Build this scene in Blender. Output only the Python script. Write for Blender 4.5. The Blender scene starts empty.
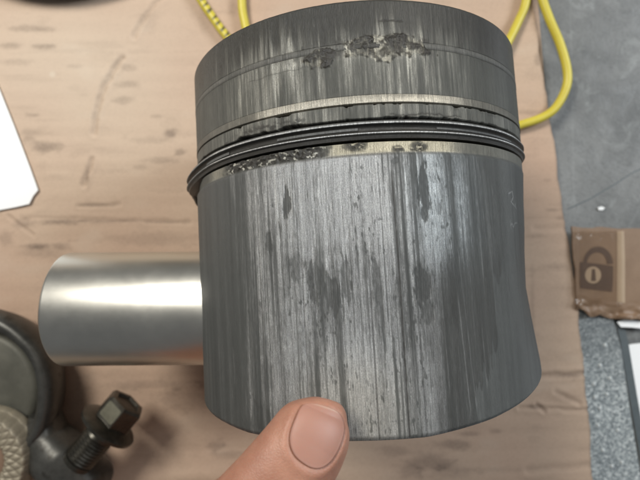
import bpy, bmesh, math
import numpy as np
from mathutils import Vector

# ---------------------------------------------------------------- camera, light, exposure
S = bpy.context.scene
COL = S.collection
MM = 0.001
H = 232.0                      # camera height above the cardboard, mm

cam = bpy.data.cameras.new('camera')
cam.sensor_width = 36.0
cam.lens = 490.0 / 640.0 * 36.0
cam.clip_start = 0.01
cam.clip_end = 20.0
cam.dof.use_dof = True
cam.dof.focus_distance = 0.124
cam.dof.aperture_fstop = 17.0
camo = bpy.data.objects.new('camera', cam)
camo.location = (0, 0, H * MM)
COL.objects.link(camo)
S.camera = camo

world = bpy.data.worlds.new('World')
S.world = world
world.use_nodes = True
wb = world.node_tree.nodes['Background']
wb.inputs['Color'].default_value = (0.94, 0.97, 1.0, 1)
wb.inputs['Strength'].default_value = 0.15

def area(name, loc, target, sx, sy, energy, color):
    l = bpy.data.lights.new(name, 'AREA')
    l.shape = 'RECTANGLE'; l.size = sx; l.size_y = sy
    l.energy = energy; l.color = color
    o = bpy.data.objects.new(name, l)
    o.location = loc
    d = Vector(target) - Vector(loc)
    o.rotation_euler = d.to_track_quat('-Z', 'Y').to_euler()
    COL.objects.link(o)
    return o

area('workshop_ceiling_light', (-0.33, 0.37, 0.60), (0, 0.05, 0), 0.30, 0.20, 5.5, (1.0, 0.955, 0.87))
area('workshop_window_light', (0.95, 0.42, 0.80), (0, 0.0, 0), 0.40, 0.45, 11, (0.90, 0.955, 1.0))

vs = S.view_settings
vs.view_transform = 'Standard'; vs.look = 'None'; vs.gamma = 1.0; vs.exposure = 0.0
vs.use_curve_mapping = False

# ---------------------------------------------------------------- helpers
rng = np.random.RandomState(7)

def smooth(e0, e1, x):
    t = np.clip((x - e0) / (e1 - e0), 0, 1)
    return t * t * (3 - 2 * t)

def vnoise(x, y, cx, cy, seed):
    """smooth value noise 0..1 on arrays x, y with cell sizes cx, cy"""
    r = np.random.RandomState(seed)
    T = r.rand(512, 512)
    X = x / cx + 137.3; Y = y / cy + 71.7
    xi = np.floor(X).astype(int); yi = np.floor(Y).astype(int)
    fx = X - xi; fy = Y - yi
    fx = fx * fx * (3 - 2 * fx); fy = fy * fy * (3 - 2 * fy)
    a = T[xi % 512, yi % 512]; b = T[(xi + 1) % 512, yi % 512]
    c = T[xi % 512, (yi + 1) % 512]; d = T[(xi + 1) % 512, (yi + 1) % 512]
    return (a * (1 - fx) + b * fx) * (1 - fy) + (c * (1 - fx) + d * fx) * fy

def fbm(x, y, cx, cy, seed, n=3):
    v = 0; w = 0; a = 1.0
    for i in range(n):
        v = v + a * vnoise(x, y, cx / 2 ** i, cy / 2 ** i, seed + i); w += a; a *= 0.55
    return v / w

def blob(x, y, x0, y0, sx, sy, rag=None):
    d = ((x - x0) / sx) ** 2 + ((y - y0) / sy) ** 2
    if rag is not None:
        d = d * (0.45 + 1.3 * rag)
    return np.exp(-d * d)

def shade(me, angle=None):
    me.polygons.foreach_set('use_smooth', np.ones(len(me.polygons), bool))
    if angle:
        me.set_sharp_from_angle(angle=math.radians(angle))

def link(name, me, mat, parent=None, label=None, cat=None, group=None, kind=None):
    o = bpy.data.objects.new(name, me)
    COL.objects.link(o)
    if mat: me.materials.append(mat)
    if parent is not None:
        o.parent = parent
    if label: o['label'] = label
    if cat: o['category'] = cat
    if group: o['group'] = group
    if kind: o['kind'] = kind
    return o

def empty(name, loc, label, cat, group=None):
    """a thing: an Empty at its base (mm), its parts are meshes given in world mm"""
    o = bpy.data.objects.new(name, None)
    o.empty_display_size = 0.01
    o.location = Vector(loc) * MM
    COL.objects.link(o)
    o['label'] = label; o['category'] = cat
    if group: o['group'] = group
    return o

def mesh(name, V, F, parent=None, smooth_angle=40):
    V = np.asarray(V, float).reshape(-1, 3) * MM
    if parent is not None:
        off = np.zeros(3); p = parent
        while p is not None:
            off += np.array(p.location); p = p.parent
        V = V - off
    me = bpy.data.meshes.new(name)
    if isinstance(F, np.ndarray):
        n = len(F); k = F.shape[1]
        me.vertices.add(len(V)); me.vertices.foreach_set('co', V.ravel())
        me.loops.add(n * k); me.loops.foreach_set('vertex_index', F.ravel().astype(np.int32))
        me.polygons.add(n)
        me.polygons.foreach_set('loop_start', np.arange(0, n * k, k, dtype=np.int32))
        me.update(calc_edges=True)
        me.validate()
    else:
        me.from_pydata([tuple(v) for v in V], [], F)
        me.update()
    shade(me, smooth_angle)
    return me

def grid_faces(nr, nc, wrap=False):
    c = np.arange(nc if wrap else nc - 1); r = np.arange(nr - 1)
    R, Cc = np.meshgrid(r, c, indexing='ij')
    C2 = (Cc + 1) % nc
    return np.stack([R * nc + Cc, R * nc + C2, (R + 1) * nc + C2, (R + 1) * nc + Cc], -1).reshape(-1, 4)

def fix_normals(me):
    bm = bmesh.new(); bm.from_mesh(me)
    bmesh.ops.recalc_face_normals(bm, faces=bm.faces)
    bm.to_mesh(me); bm.free()

def color_attr(me, name, rgb):
    a = me.attributes.new(name, 'FLOAT_COLOR', 'POINT')
    n = len(me.vertices)
    c = np.ones((n, 4), np.float32); c[:, :3] = rgb.reshape(-1, 3)
    a.data.foreach_set('color', c.ravel())

def vec_attr(me, name, v):
    a = me.attributes.new(name, 'FLOAT_VECTOR', 'POINT')
    a.data.foreach_set('vector', np.asarray(v, np.float32).ravel())

def px(x, y, z=0.0):
    """picture pixel of a thing lying at height z (mm) -> place in the world (mm)"""
    d = (H - z) / 490.0
    return np.array([(x - 320) * d, (240 - y) * d, z])

# node helpers
class NT:
    def __init__(s, name):
        s.m = bpy.data.materials.new(name); s.m.use_nodes = True
        s.t = s.m.node_tree; s.b = s.t.nodes['Principled BSDF']
    def n(s, typ, **kw):
        nd = s.t.nodes.new(typ)
        for k, v in kw.items():
            if k.startswith('i_'):
                nd.inputs[k[2:].replace('_', ' ')].default_value = v
            else: setattr(nd, k, v)
        return nd
    def l(s, a, b): s.t.links.new(a, b)
    def math(s, op, a, b=0.0, clamp=False):
        nd = s.n('ShaderNodeMath', operation=op, use_clamp=clamp)
        for i, v in enumerate((a, b)):
            if isinstance(v, (int, float)): nd.inputs[i].default_value = v
            else: s.l(v, nd.inputs[i])
        return nd.outputs[0]
    def mix(s, fac, a, b, mode='MIX'):
        nd = s.n('ShaderNodeMix', data_type='RGBA', blend_type=mode)
        for i, v in ((0, fac), (6, a), (7, b)):
            if isinstance(v, (int, float)): nd.inputs[i].default_value = v
            elif isinstance(v, tuple): nd.inputs[i].default_value = (*v, 1)
            else: s.l(v, nd.inputs[i])
        return nd.outputs[2]
    def coord(s, scale=(1, 1, 1), attr=None):
        mp = s.n('ShaderNodeMapping'); mp.inputs['Scale'].default_value = scale
        if attr:
            a = s.n('ShaderNodeAttribute', attribute_name=attr); s.l(a.outputs['Vector'], mp.inputs[0])
        else:
            a = s.n('ShaderNodeTexCoord'); s.l(a.outputs['Object'], mp.inputs[0])
        return mp.outputs[0]
    def noise(s, vec, scale=1.0, detail=3.0, rough=0.55, dist=0.0):
        nd = s.n('ShaderNodeTexNoise'); s.l(vec, nd.inputs['Vector'])
        nd.inputs['Scale'].default_value = scale; nd.inputs['Detail'].default_value = detail
        nd.inputs['Roughness'].default_value = rough; nd.inputs['Distortion'].default_value = dist
        return nd.outputs['Fac']
    def ramp(s, fac, stops):
        nd = s.n('ShaderNodeValToRGB'); s.l(fac, nd.inputs[0])
        cr = nd.color_ramp
        while len(cr.elements) < len(stops): cr.elements.new(0.5)
        for e, (p, c) in zip(cr.elements, stops):
            e.position = p; e.color = (c, c, c, 1) if isinstance(c, (int, float)) else (*c, 1)
        return nd.outputs[0]
    def bump(s, h, dist, strength=1.0, normal=None):
        nd = s.n('ShaderNodeBump'); nd.inputs['Distance'].default_value = dist
        nd.inputs['Strength'].default_value = strength; s.l(h, nd.inputs['Height'])
        if normal is not None: s.l(normal, nd.inputs['Normal'])
        return nd.outputs[0]
    def set(s, **kw):
        for k, v in kw.items():
            i = s.b.inputs[k.replace('_', ' ')]
            if isinstance(v, (int, float)): i.default_value = v
            elif isinstance(v, tuple): i.default_value = (*v, 1)
            else: s.l(v, i)
        return s.m

# ---------------------------------------------------------------- materials
def mat_worn():
    """graphite coated aluminium, the coating scored away; attribute wear = (bare, grime, tone)"""
    m = NT('scored_aluminium')
    a = m.n('ShaderNodeAttribute', attribute_name='wear')
    sp = m.n('ShaderNodeSeparateColor'); m.l(a.outputs['Color'], sp.inputs[0])
    bare, grime, tone = sp.outputs
    uv = m.coord((1, 1, 1), 'surface')                     # x = mm round, y = mm along
    st = m.coord((15.0, 0.30, 1), 'surface')
    st2 = m.coord((2.6, 0.05, 1), 'surface')
    n1 = m.ramp(m.noise(st, 1.0, 4, 0.65), [(0.38, 0.0), (0.64, 1.0)]); n2 = m.ramp(m.noise(st2, 1.0, 3, 0.6), [(0.3, 0.0), (0.7, 1.0)])
    gr = m.noise(m.coord((5.0, 2.2, 1), 'surface'), 1.0, 4, 0.75)
    streak = m.math('ADD', m.math('MULTIPLY', n1, 0.6), m.math('MULTIPLY', n2, 0.4))
    bw = m.math('ADD', bare, m.math('MULTIPLY', m.math('SUBTRACT', streak, 0.5), 0.75), clamp=False)
    bw = m.math('MULTIPLY', bw, m.math('ADD', bare, 0.15, clamp=True), clamp=True)
    coat = m.mix(gr, (0.038, 0.041, 0.041), (0.098, 0.102, 0.098))
    tint = m.n('ShaderNodeAttribute', attribute_name='tint').outputs['Color']
    alu = m.mix(streak, (0.19, 0.192, 0.19), (0.72, 0.725, 0.72))
    alu = m.mix(m.math('MULTIPLY', m.ramp(gr, [(0.42, 0.0), (0.62, 1.0)]), 0.55), alu, (0.16, 0.162, 0.16))
    c = m.mix(bw, coat, alu)
    c = m.mix(1.0, c, tint, 'MULTIPLY')
    tn = m.n('ShaderNodeCombineColor')
    for i in range(3): m.l(m.math('MULTIPLY', tone, 2.0), tn.inputs[i])
    c = m.mix(1.0, c, tn.outputs[0], 'MULTIPLY')
    c = m.mix(grime, c, (0.027, 0.024, 0.020))
    rough = m.math('ADD', m.math('MULTIPLY', gr, 0.25), m.math('SUBTRACT', 0.36, m.math('MULTIPLY', grime, 0.20)))
    h = m.math('ADD', m.math('MULTIPLY', streak, 1.0), m.math('MULTIPLY', gr, 0.25))
    return m.set(Base_Color=c, Metallic=m.math('MULTIPLY', bw, 0.85), Roughness=rough, Specular_IOR_Level=0.45,
                 Normal=m.bump(h, 0.00012, 0.8))

def mat_steel(name, lo, hi, rough, metallic=1.0, scale=(60, 60, 60), bump=0.00003, spots=None):
    m = NT(name)
    v = m.coord(scale)
    n = m.noise(v, 1.0, 5, 0.65)
    c = m.mix(m.ramp(n, [(0.3, 0.0), (0.72, 1.0)]), lo, hi)
    if spots:
        n2 = m.noise(m.coord((180, 180, 180)), 1.0, 4, 0.7)
        c = m.mix(m.ramp(n2, [(0.52, 0.0), (0.66, 1.0)]), c, spots)
    r = m.math('ADD', m.math('MULTIPLY', n, 0.2), rough - 0.1)
    return m.set(Base_Color=c, Metallic=metallic, Roughness=r, Normal=m.bump(n, bump))

def mat_pin():
    m = NT('polished_pin_steel')
    n = m.noise(m.coord((25, 900, 900)), 1.0, 3, 0.6)
    n2 = m.noise(m.coord((90, 90, 90)), 1.0, 4, 0.6)
    c = m.mix(n2, (0.55, 0.54, 0.495), (0.67, 0.66, 0.61))
    r = m.math('ADD', m.math('MULTIPLY', n2, 0.14), 0.26)
    return m.set(Base_Color=c, Metallic=1.0, Roughness=r, Normal=m.bump(n, 0.00001, 0.5))

def mat_cardboard():
    m = NT('cardboard')
    a = m.n('ShaderNodeAttribute', attribute_name='wear')
    sp = m.n('ShaderNodeSeparateColor'); m.l(a.outputs['Color'], sp.inputs[0])
    stain_dark, scuff_pale, tone = sp.outputs
    fl = m.noise(m.coord((14, 190, 100)), 1.0, 4, 0.6)
    big = m.noise(m.coord((9, 9, 9)), 1.0, 3, 0.5)
    fine = m.noise(m.coord((900, 1400, 900)), 1.0, 3, 0.7)
    c = m.mix(m.ramp(big, [(0.35, 0.0), (0.65, 1.0)]), (0.47, 0.325, 0.240), (0.52, 0.395, 0.295))
    c = m.mix(m.ramp(fl, [(0.35, 0.0), (0.8, 0.22)]), c, (0.38, 0.275, 0.205))
    c = m.mix(m.math('MULTIPLY', m.ramp(fine, [(0.45, 0.0), (0.75, 1.0)]), 0.22), c, (0.25, 0.18, 0.13))
    c = m.mix(scuff_pale, c, (0.64, 0.57, 0.47))
    c = m.mix(m.math('MULTIPLY', stain_dark, m.ramp(fine, [(0.25, 0.6), (0.6, 1.0)])), c, (0.085, 0.062, 0.05))
    h = m.math('ADD', fl, m.math('MULTIPLY', fine, 0.3))
    return m.set(Base_Color=c, Roughness=0.72, Specular_IOR_Level=0.25, Normal=m.bump(h, 0.00012, 0.35))

def mat_floor():
    m = NT('grey_floor')
    big = m.noise(m.coord((14, 11, 10)), 1.0, 5, 0.65, 0.4)
    mid = m.noise(m.coord((75, 75, 60)), 1.0, 5, 0.7, 0.6)
    fine = m.noise(m.coord((700, 700, 600)), 1.0, 3, 0.7)
    c = m.mix(m.ramp(big, [(0.34, 0.0), (0.68, 1.0)]), (0.075, 0.078, 0.077), (0.25, 0.255, 0.25))
    c = m.mix(m.math('MULTIPLY', m.ramp(mid, [(0.54, 0.0), (0.74, 1.0)]), 0.55), c, (0.36, 0.38, 0.38))
    c = m.mix(m.math('MULTIPLY', m.ramp(fine, [(0.5, 0.0), (0.7, 1.0)]), 0.35), c, (0.05, 0.055, 0.057))
    vo = m.n('ShaderNodeTexVoronoi', feature='DISTANCE_TO_EDGE'); vo.inputs['Scale'].default_value = 1.0
    m.l(m.coord((26, 9, 10)), vo.inputs['Vector'])
    sc = m.ramp(vo.outputs['Distance'], [(0.0, 1.0), (0.012, 0.0)])
    c = m.mix(m.math('MULTIPLY', m.math('MULTIPLY', sc, mid), 0.2), c, (0.45, 0.47, 0.47))
    return m.set(Base_Color=c, Roughness=m.ramp(mid, [(0.3, 0.42), (0.7, 0.62)]), Normal=m.bump(m.math('ADD', mid, fine), 0.0003, 0.5))

def mat_speckle():
    m = NT('speckled_stone')
    vo = m.n('ShaderNodeTexVoronoi'); vo.inputs['Scale'].default_value = 1.0
    m.l(m.coord((1150, 1150, 800)), vo.inputs['Vector'])
    n = m.noise(m.coord((900, 900, 900)), 1.0, 3, 0.7)
    g = m.noise(m.coord((22, 22, 20)), 1.0, 3, 0.6)
    yy = m.n('ShaderNodeSeparateColor'); m.l(vo.outputs['Color'], yy.inputs[0])
    c = m.ramp(yy.outputs[0], [(0.0, (0.10, 0.12, 0.13)), (0.4, (0.28, 0.31, 0.32)), (0.75, (0.46, 0.50, 0.50)), (1.0, (0.72, 0.75, 0.74))])
    c = m.mix(m.math('MULTIPLY', g, 0.6), c, (0.22, 0.245, 0.255))
    sx = m.n('ShaderNodeSeparateXYZ'); m.l(m.coord((1, 1, 1)), sx.inputs[0])
    end_grey = m.ramp(m.math('ADD', m.math('MULTIPLY', sx.outputs[1], 14.0), m.math('MULTIPLY', g, .35)), [(0.30, 0.0), (1.0, 1.0)])
    c = m.mix(m.math('MULTIPLY', end_grey, .85), c, (0.085, 0.095, 0.10))     # smoother dark grey towards the packaging end
    return m.set(Base_Color=c, Roughness=0.5, Normal=m.bump(m.math('ADD', n, yy.outputs[0]), 0.0003, 0.6))

def mat_simple(name, c1, c2, rough, scale=200, metallic=0.0, bump=0.00005, spec=0.5, **kw):
    m = NT(name)
    n = m.noise(m.coord((scale,) * 3), 1.0, 4, 0.6)
    return m.set(Base_Color=m.mix(n, c1, c2), Roughness=rough, Metallic=metallic, Specular_IOR_Level=spec,
                 Normal=m.bump(n, bump), **kw)

def mat_cord():
    m = NT('yellow_cord')
    a = m.n('ShaderNodeAttribute', attribute_name='wear')
    sp = m.n('ShaderNodeSeparateColor'); m.l(a.outputs['Color'], sp.inputs[0])
    n = m.noise(m.coord((150, 150, 150)), 1.0, 4, 0.6)
    c = m.mix(n, (0.50, 0.41, 0.035), (0.64, 0.55, 0.075))
    c = m.mix(sp.outputs[0], c, (0.09, 0.075, 0.03))
    return m.set(Base_Color=c, Roughness=0.42, Normal=m.bump(n, 0.0001, 0.3))

def mat_skin():
    m = NT('skin')
    a = m.n('ShaderNodeTexCoord')
    n = m.noise(m.coord((110, 110, 110)), 1.0, 4, 0.6)
    f = m.noise(m.coord((1500, 1500, 1500)), 1.0, 3, 0.7)
    vo = m.n('ShaderNodeTexVoronoi', feature='DISTANCE_TO_EDGE'); vo.inputs['Scale'].default_value = 1.0
    m.l(m.coord((1500, 1500, 1500)), vo.inputs['Vector'])
    c = m.mix(m.ramp(n, [(0.3, 0.0), (0.7, 1.0)]), (0.32, 0.15, 0.10), (0.43, 0.22, 0.15))
    c = m.mix(m.math('MULTIPLY', m.ramp(f, [(0.5, 0.0), (0.75, 1.0)]), 0.25), c, (0.27, 0.12, 0.08))
    h = m.math('ADD', m.math('MULTIPLY', m.ramp(vo.outputs['Distance'], [(0.0, 0.0), (0.25, 1.0)]), 0.5), f)
    return m.set(Base_Color=c, Roughness=0.48, Subsurface_Weight=0.25, Subsurface_Scale=0.002, Specular_IOR_Level=0.4,
                 Normal=m.bump(h, 0.00009, 0.55))

def mat_nail():
    m = NT('finger_nail')
    n = m.noise(m.coord((160, 160, 160)), 1.0, 3, 0.5)
    a = m.n('ShaderNodeAttribute', attribute_name='wear')
    sp = m.n('ShaderNodeSeparateColor'); m.l(a.outputs['Color'], sp.inputs[0])
    c = m.mix(n, (0.35, 0.175, 0.13), (0.42, 0.22, 0.165))
    c = m.mix(sp.outputs[0], c, (0.50, 0.33, 0.25))          # paler free edge
    c = m.mix(sp.outputs[1], c, (0.20, 0.09, 0.06))          # darker line along the fold
    return m.set(Base_Color=c, Roughness=0.5, Subsurface_Weight=0.2, Subsurface_Scale=0.0015,
                 Normal=m.bump(n, 0.00003, 0.5))

M = dict(
    worn=mat_worn(), pin=mat_pin(), card=mat_cardboard(), floor=mat_floor(), speckle=mat_speckle(),
    cord=mat_cord(), skin=mat_skin(), nail=mat_nail(),
    iron=mat_steel('dark_cast_iron', (0.04, 0.04, 0.037), (0.11, 0.11, 0.102), 0.42, 0.6, (90, 90, 90), 0.00025, (0.045, 0.043, 0.038)),
    iron_face=mat_steel('olive_cast_face', (0.08, 0.08, 0.066), (0.13, 0.128, 0.106), 0.55, 0.3, (70, 70, 70), 0.0002),
    bolt=mat_steel('oily_bolt_steel', (0.04, 0.038, 0.032), (0.10, 0.095, 0.08), 0.34, 0.75, (140, 140, 140), 0.0001),
    bolt_face=mat_steel('pale_bolt_face', (0.085, 0.082, 0.06), (0.14, 0.135, 0.10), 0.45, 0.5, (200, 200, 200), 0.0001),
    lid=mat_simple('dark_rubber', (0.02, 0.02, 0.018), (0.05, 0.048, 0.042), 0.5),
    paper=mat_simple('white_paper', (0.84, 0.86, 0.87), (0.90, 0.91, 0.91), 0.7, 60),
    brown=mat_simple('brown_packaging', (0.17, 0.105, 0.063), (0.27, 0.18, 0.115), 0.5, 120, 0, 0.0001),
    pale=mat_simple('pale_packaging_strip', (0.34, 0.25, 0.17), (0.42, 0.32, 0.22), 0.55, 120),
    ink=mat_simple('dark_brown_print', (0.075, 0.045, 0.03), (0.115, 0.07, 0.045), 0.5, 200),
    tape=None,
    knurl=mat_simple('knurled_beige', (0.19, 0.165, 0.12), (0.30, 0.265, 0.20), 0.5, 300, 0.2, 0.0001),
    knobcentre=mat_simple('brown_knob_centre', (0.16, 0.10, 0.065), (0.24, 0.16, 0.11), 0.5, 100),
)
def mat_tape():
    m = NT('clear_tape')
    n = m.noise(m.coord((70, 200, 70)), 1.0, 4, 0.6, 0.5)
    return m.set(Base_Color=(0.78, 0.66, 0.52), Roughness=0.10, Transmission_Weight=1.0, IOR=1.4, Alpha=0.4,
                 Normal=m.bump(n, 0.0008, 0.6))
M['tape'] = mat_tape()

M['gap_grey'] = mat_simple('dark_grey_gap', (0.06, 0.075, 0.082), (0.11, 0.13, 0.138), 0.6)  # dark grey for the floor crack and the painted shadow gap

# ---------------------------------------------------------------- the setting: floor and cardboard
def build_floor():
    me = mesh('floor', [(-1500, -1500, -6), (1500, -1500, -6), (1500, 1500, -6), (-1500, 1500, -6)], [(0, 1, 2, 3)])
    link('floor', me, M['floor'], kind='structure')
build_floor()
def crack():
    L = [(568, 209), (590, 199), (612, 186), (632, 173), (660, 160), (720, 130)]
    V = []
    for i, (x, y) in enumerate(L): V += [px(x, y - .6, -5.95), px(x, y + .6, -5.95)]
    me = mesh('floor_crack', V, [(2 * i, 2 * i + 1, 2 * i + 3, 2 * i + 2) for i in range(len(L) - 1)])
    link('floor_crack', me, M['gap_grey'], kind='structure')
crack()

EDGE = np.array([(-260, 523), (0, 533), (80, 545), (160, 558), (230, 566), (300, 578), (350, 583), (400, 588), (480, 592), (760, 604)], float)
def seg_dist(X, Y, pts):
    d = np.full(X.shape, 1e9)
    for (x0, y0), (x1, y1) in zip(pts[:-1], pts[1:]):
        vx, vy = x1 - x0, y1 - y0
        t = np.clip(((X - x0) * vx + (Y - y0) * vy) / (vx * vx + vy * vy), 0, 1)
        d = np.minimum(d, np.hypot(X - x0 - t * vx, Y - y0 - t * vy))
    return d

def build_cardboard():
    nx, ny = 620, 560
    v = np.linspace(-230, 700, ny)                      # picture rows of the lying sheet
    edge = np.interp(v, EDGE[:, 0], EDGE[:, 1])
    edge = edge + 2.2 * (vnoise(v, v * 0, 9, 1, 31) - 0.5) + 3.0 * (vnoise(v, v * 0, 31, 1, 32) - 0.5)
    t = np.linspace(0, 1, nx) ** 0.8
    U = -260 + (edge[:, None] + 260) * t[None, :]
    Vv = np.repeat(v[:, None], nx, 1)
    rag = fbm(U, Vv, 14, 6, 40)
    # corrugation, warp, creases
    z = 0.055 * np.sin(Vv / 17.5 * 2 * np.pi + 0.6 * vnoise(U, Vv, 90, 90, 41)) * (0.4 + vnoise(U, Vv, 120, 50, 42))
    z += 0.9 * (vnoise(U, Vv, 160, 120, 43) - 0.5) * smooth(0, 1, t)[None, :] * 0.6
    creases = [
        ([(168, -8), (150, 8), (133, 36)], 0.5, 2.2), ([(122, 58), (112, 72), (103, 88), (97, 108), (93, 132)], 0.8, 2.6),
        ([(92, 160), (83, 185)], 0.7, 2.2), ([(78, 205), (120, 205)], 0.35, 1.8), ([(20, 218), (190, 222)], 0.3, 1.8),
        ([(8, 216), (34, 236)], 0.5, 1.6), ([(520, 378), (590, 374)], 0.7, 2.6), ([(520, 408), (590, 411)], 0.5, 2.0),
        ([(556, 392), (580, 404)], 0.4, 2.2), ([(537, 405), (545, 412)], 0.5, 1.8), ([(552, 0), (566, 120)], 0.2, 3),
        ([(535, 228), (570, 228)], 0.25, 2.5), ([(528, 470), (592, 466)], 0.3, 3.0),
    ]
    stain_dark = np.zeros_like(U); rag2 = fbm(U, Vv, 9, 4, 45, 4)
    for pts, dep, w in creases:
        d = seg_dist(U + 3 * (rag - 0.5), Vv + 4 * (rag - 0.5), pts)
        z -= dep * np.exp(-(d / w) ** 2)
        z += 0.35 * dep * np.exp(-((d - 2.0 * w) / w) ** 2)
        stain_dark += 0.30 * min(dep, 0.8) * np.exp(-(d / (w * 0.9)) ** 2) * (0.5 + rag)  # creases also drawn darker along their fold
    marks = [  # smudges and soft darker patches on the board: x, y, half sizes, strength
        (30, 28, 26, 3.5, .35), (10, 45, 14, 3, .35), (45, 46, 14, 3, .45), (16, 62, 18, 4, .18), (75, 66, 8, 2, .2),
        (128, 68, 10, 4, .28), (128, 84, 14, 4, .32), (122, 100, 12, 4, .30), (32, 115, 8, 2, .35), (30, 132, 12, 4, .25),
        (45, 147, 16, 6, .5), (28, 138, 8, 3, .3), (170, 133, 8, 5, .55), (152, 140, 26, 4, .22), (157, 116, 6, 2, .3),
        (180, 152, 6, 3, .45), (160, 160, 18, 4, .30), (140, 167, 9, 3, .25), (87, 176, 3, 9, .35), (60, 222, 22, 3, .55),
        (105, 221, 40, 2.2, .40), (165, 222, 26, 2, .35), (22, 224, 12, 5, .35), (36, 246, 12, 3, .5), (95, 205, 22, 2, .4),
        (62, 246, 10, 4, .3), (5, 240, 8, 8, .3), (150, 240, 60, 7, .22), (40, 252, 24, 8, .25),
        (455, 445, 20, 5, .42), (430, 462, 24, 9, .40), (470, 434, 14, 3, .4), (410, 470, 12, 8, .28), (450, 472, 26, 8, .24),
        (497, 432, 8, 2.5, .35), (395, 452, 18, 6, .25), (535, 407, 8, 3, .4), (572, 376, 14, 3, .35), (566, 398, 16, 6, .16),
        (553, 210, 9, 2, .35), (562, 218, 8, 2, .3), (536, 236, 14, 2, .2), (548, 180, 5, 2, .2), (556, 266, 14, 3, .18),
        (538, 60, 4, 7, .35), (530, 112, 10, 3, .3), (546, 88, 3, 30, .18), (533, 318, 2.5, 50, .22), (560, 300, 16, 24, .10),
        (190, 400, 40, 12, .22), (230, 455, 18, 4, .3), (160, 450, 40, 18, .15), (150, 385, 50, 5, .25), (215, 446, 10, 5, .35),
        (120, 395, 60, 30, .18), (205, 20, 9, 16, .12), (232, 8, 5, 10, .15), (150, 20, 10, 14, .12), (500, 470, 60, 3, .15),
    ]
    for x0, y0, sx, sy, a in marks:
        stain_dark += a * blob(U, Vv, x0, y0, sx, sy, 1.9 * rag2 - .35)
    sm = fbm(U, Vv, 60, 7, 50)
    stain_dark += 0.10 * smooth(0.60, 0.85, sm) + 0.08 * smooth(0.66, 0.8, fbm(U, Vv, 30, 14, 55))
    stain_dark += 0.35 * np.exp(-((edge[:, None] - U) / 1.3) ** 2)
    scuff_pale = 0.35 * blob(U, Vv, 52, 74, 3, 3) + 0.12 * smooth(0.62, 0.9, fbm(U, Vv, 50, 22, 60))
    scuff_pale += 0.30 * np.exp(-(((U - 60) / 150) ** 2 + ((Vv - 60) / 90) ** 2))  # broad paler area towards the top left
    d = H / 490.0
    X = (U - 320) * d; Y = (240 - Vv) * d
    top = np.stack([X, Y, z - 0.45], -1).reshape(-1, 3)
    F = grid_faces(ny, nx)[:, ::-1]
    # skirt of the sheet: its cut edge and underside
    rim = top.reshape(ny, nx, 3)[:, -1].copy(); low = rim.copy(); low[:, 2] = -4.6
    low2 = low.copy(); low2[:, 0] -= 6
    V = np.vstack([top, low, low2])
    a = np.arange(ny - 1); n0 = ny * nx
    e1 = np.stack([a * nx + nx - 1, (a + 1) * nx + nx - 1, n0 + a + 1, n0 + a], -1)
    e2 = np.stack([n0 + a, n0 + a + 1, n0 + ny + a + 1, n0 + ny + a], -1)
    # underside and remaining sides
    c0, c1, c2, c3 = 0, nx - 1, (ny - 1) * nx, ny * nx - 1
    extra = top[[c0, c2]].copy(); extra[:, 2] = -4.6
    V = np.vstack([V, extra]); q = len(V) - 2
    F = np.vstack([F, e1, e2, [[q, n0, n0 + ny - 1, q + 1]]])
    me = mesh('cardboard_sheet', V, F)
    w = np.zeros((len(V), 3))
    w[:ny * nx, 0] = np.clip(stain_dark, 0, 0.75).ravel(); w[:ny * nx, 1] = np.clip(scuff_pale, 0, 0.6).ravel(); w[:, 2] = 0.5
    w[ny * nx:, 0] = 0.25
    color_attr(me, 'wear', w)
    link('cardboard_sheet', me, M['card'],
         label='large stained tan cardboard sheet spread under the piston on the floor', cat='cardboard')
build_cardboard()

# ---------------------------------------------------------------- the piston
YAW, TILT, R0 = math.radians(3.2), math.radians(4.5), 55.0
A = np.array([math.sin(YAW) * math.cos(TILT), -math.cos(YAW) * math.cos(TILT), math.sin(TILT)])   # crown -> skirt
Ex = np.array([math.cos(YAW), math.sin(YAW), 0.0])
N = np.cross(Ex, A); N *= np.sign(N[2])                                                           # towards the lens
C0 = np.array([11.0, 56.0, 55.4])
def cyl(th, s, r):
    """piston coordinates (degrees, mm from the crown, radius) -> world mm"""
    t = np.radians(th)
    return C0 + s[..., None] * A + r[..., None] * (np.cos(t)[..., None] * N + np.sin(t)[..., None] * Ex)

piston = empty('piston', (11.0, 56.0 - 54, 0), 'large scored grey engine piston lying on the cardboard under a thumb', 'piston')

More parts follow.
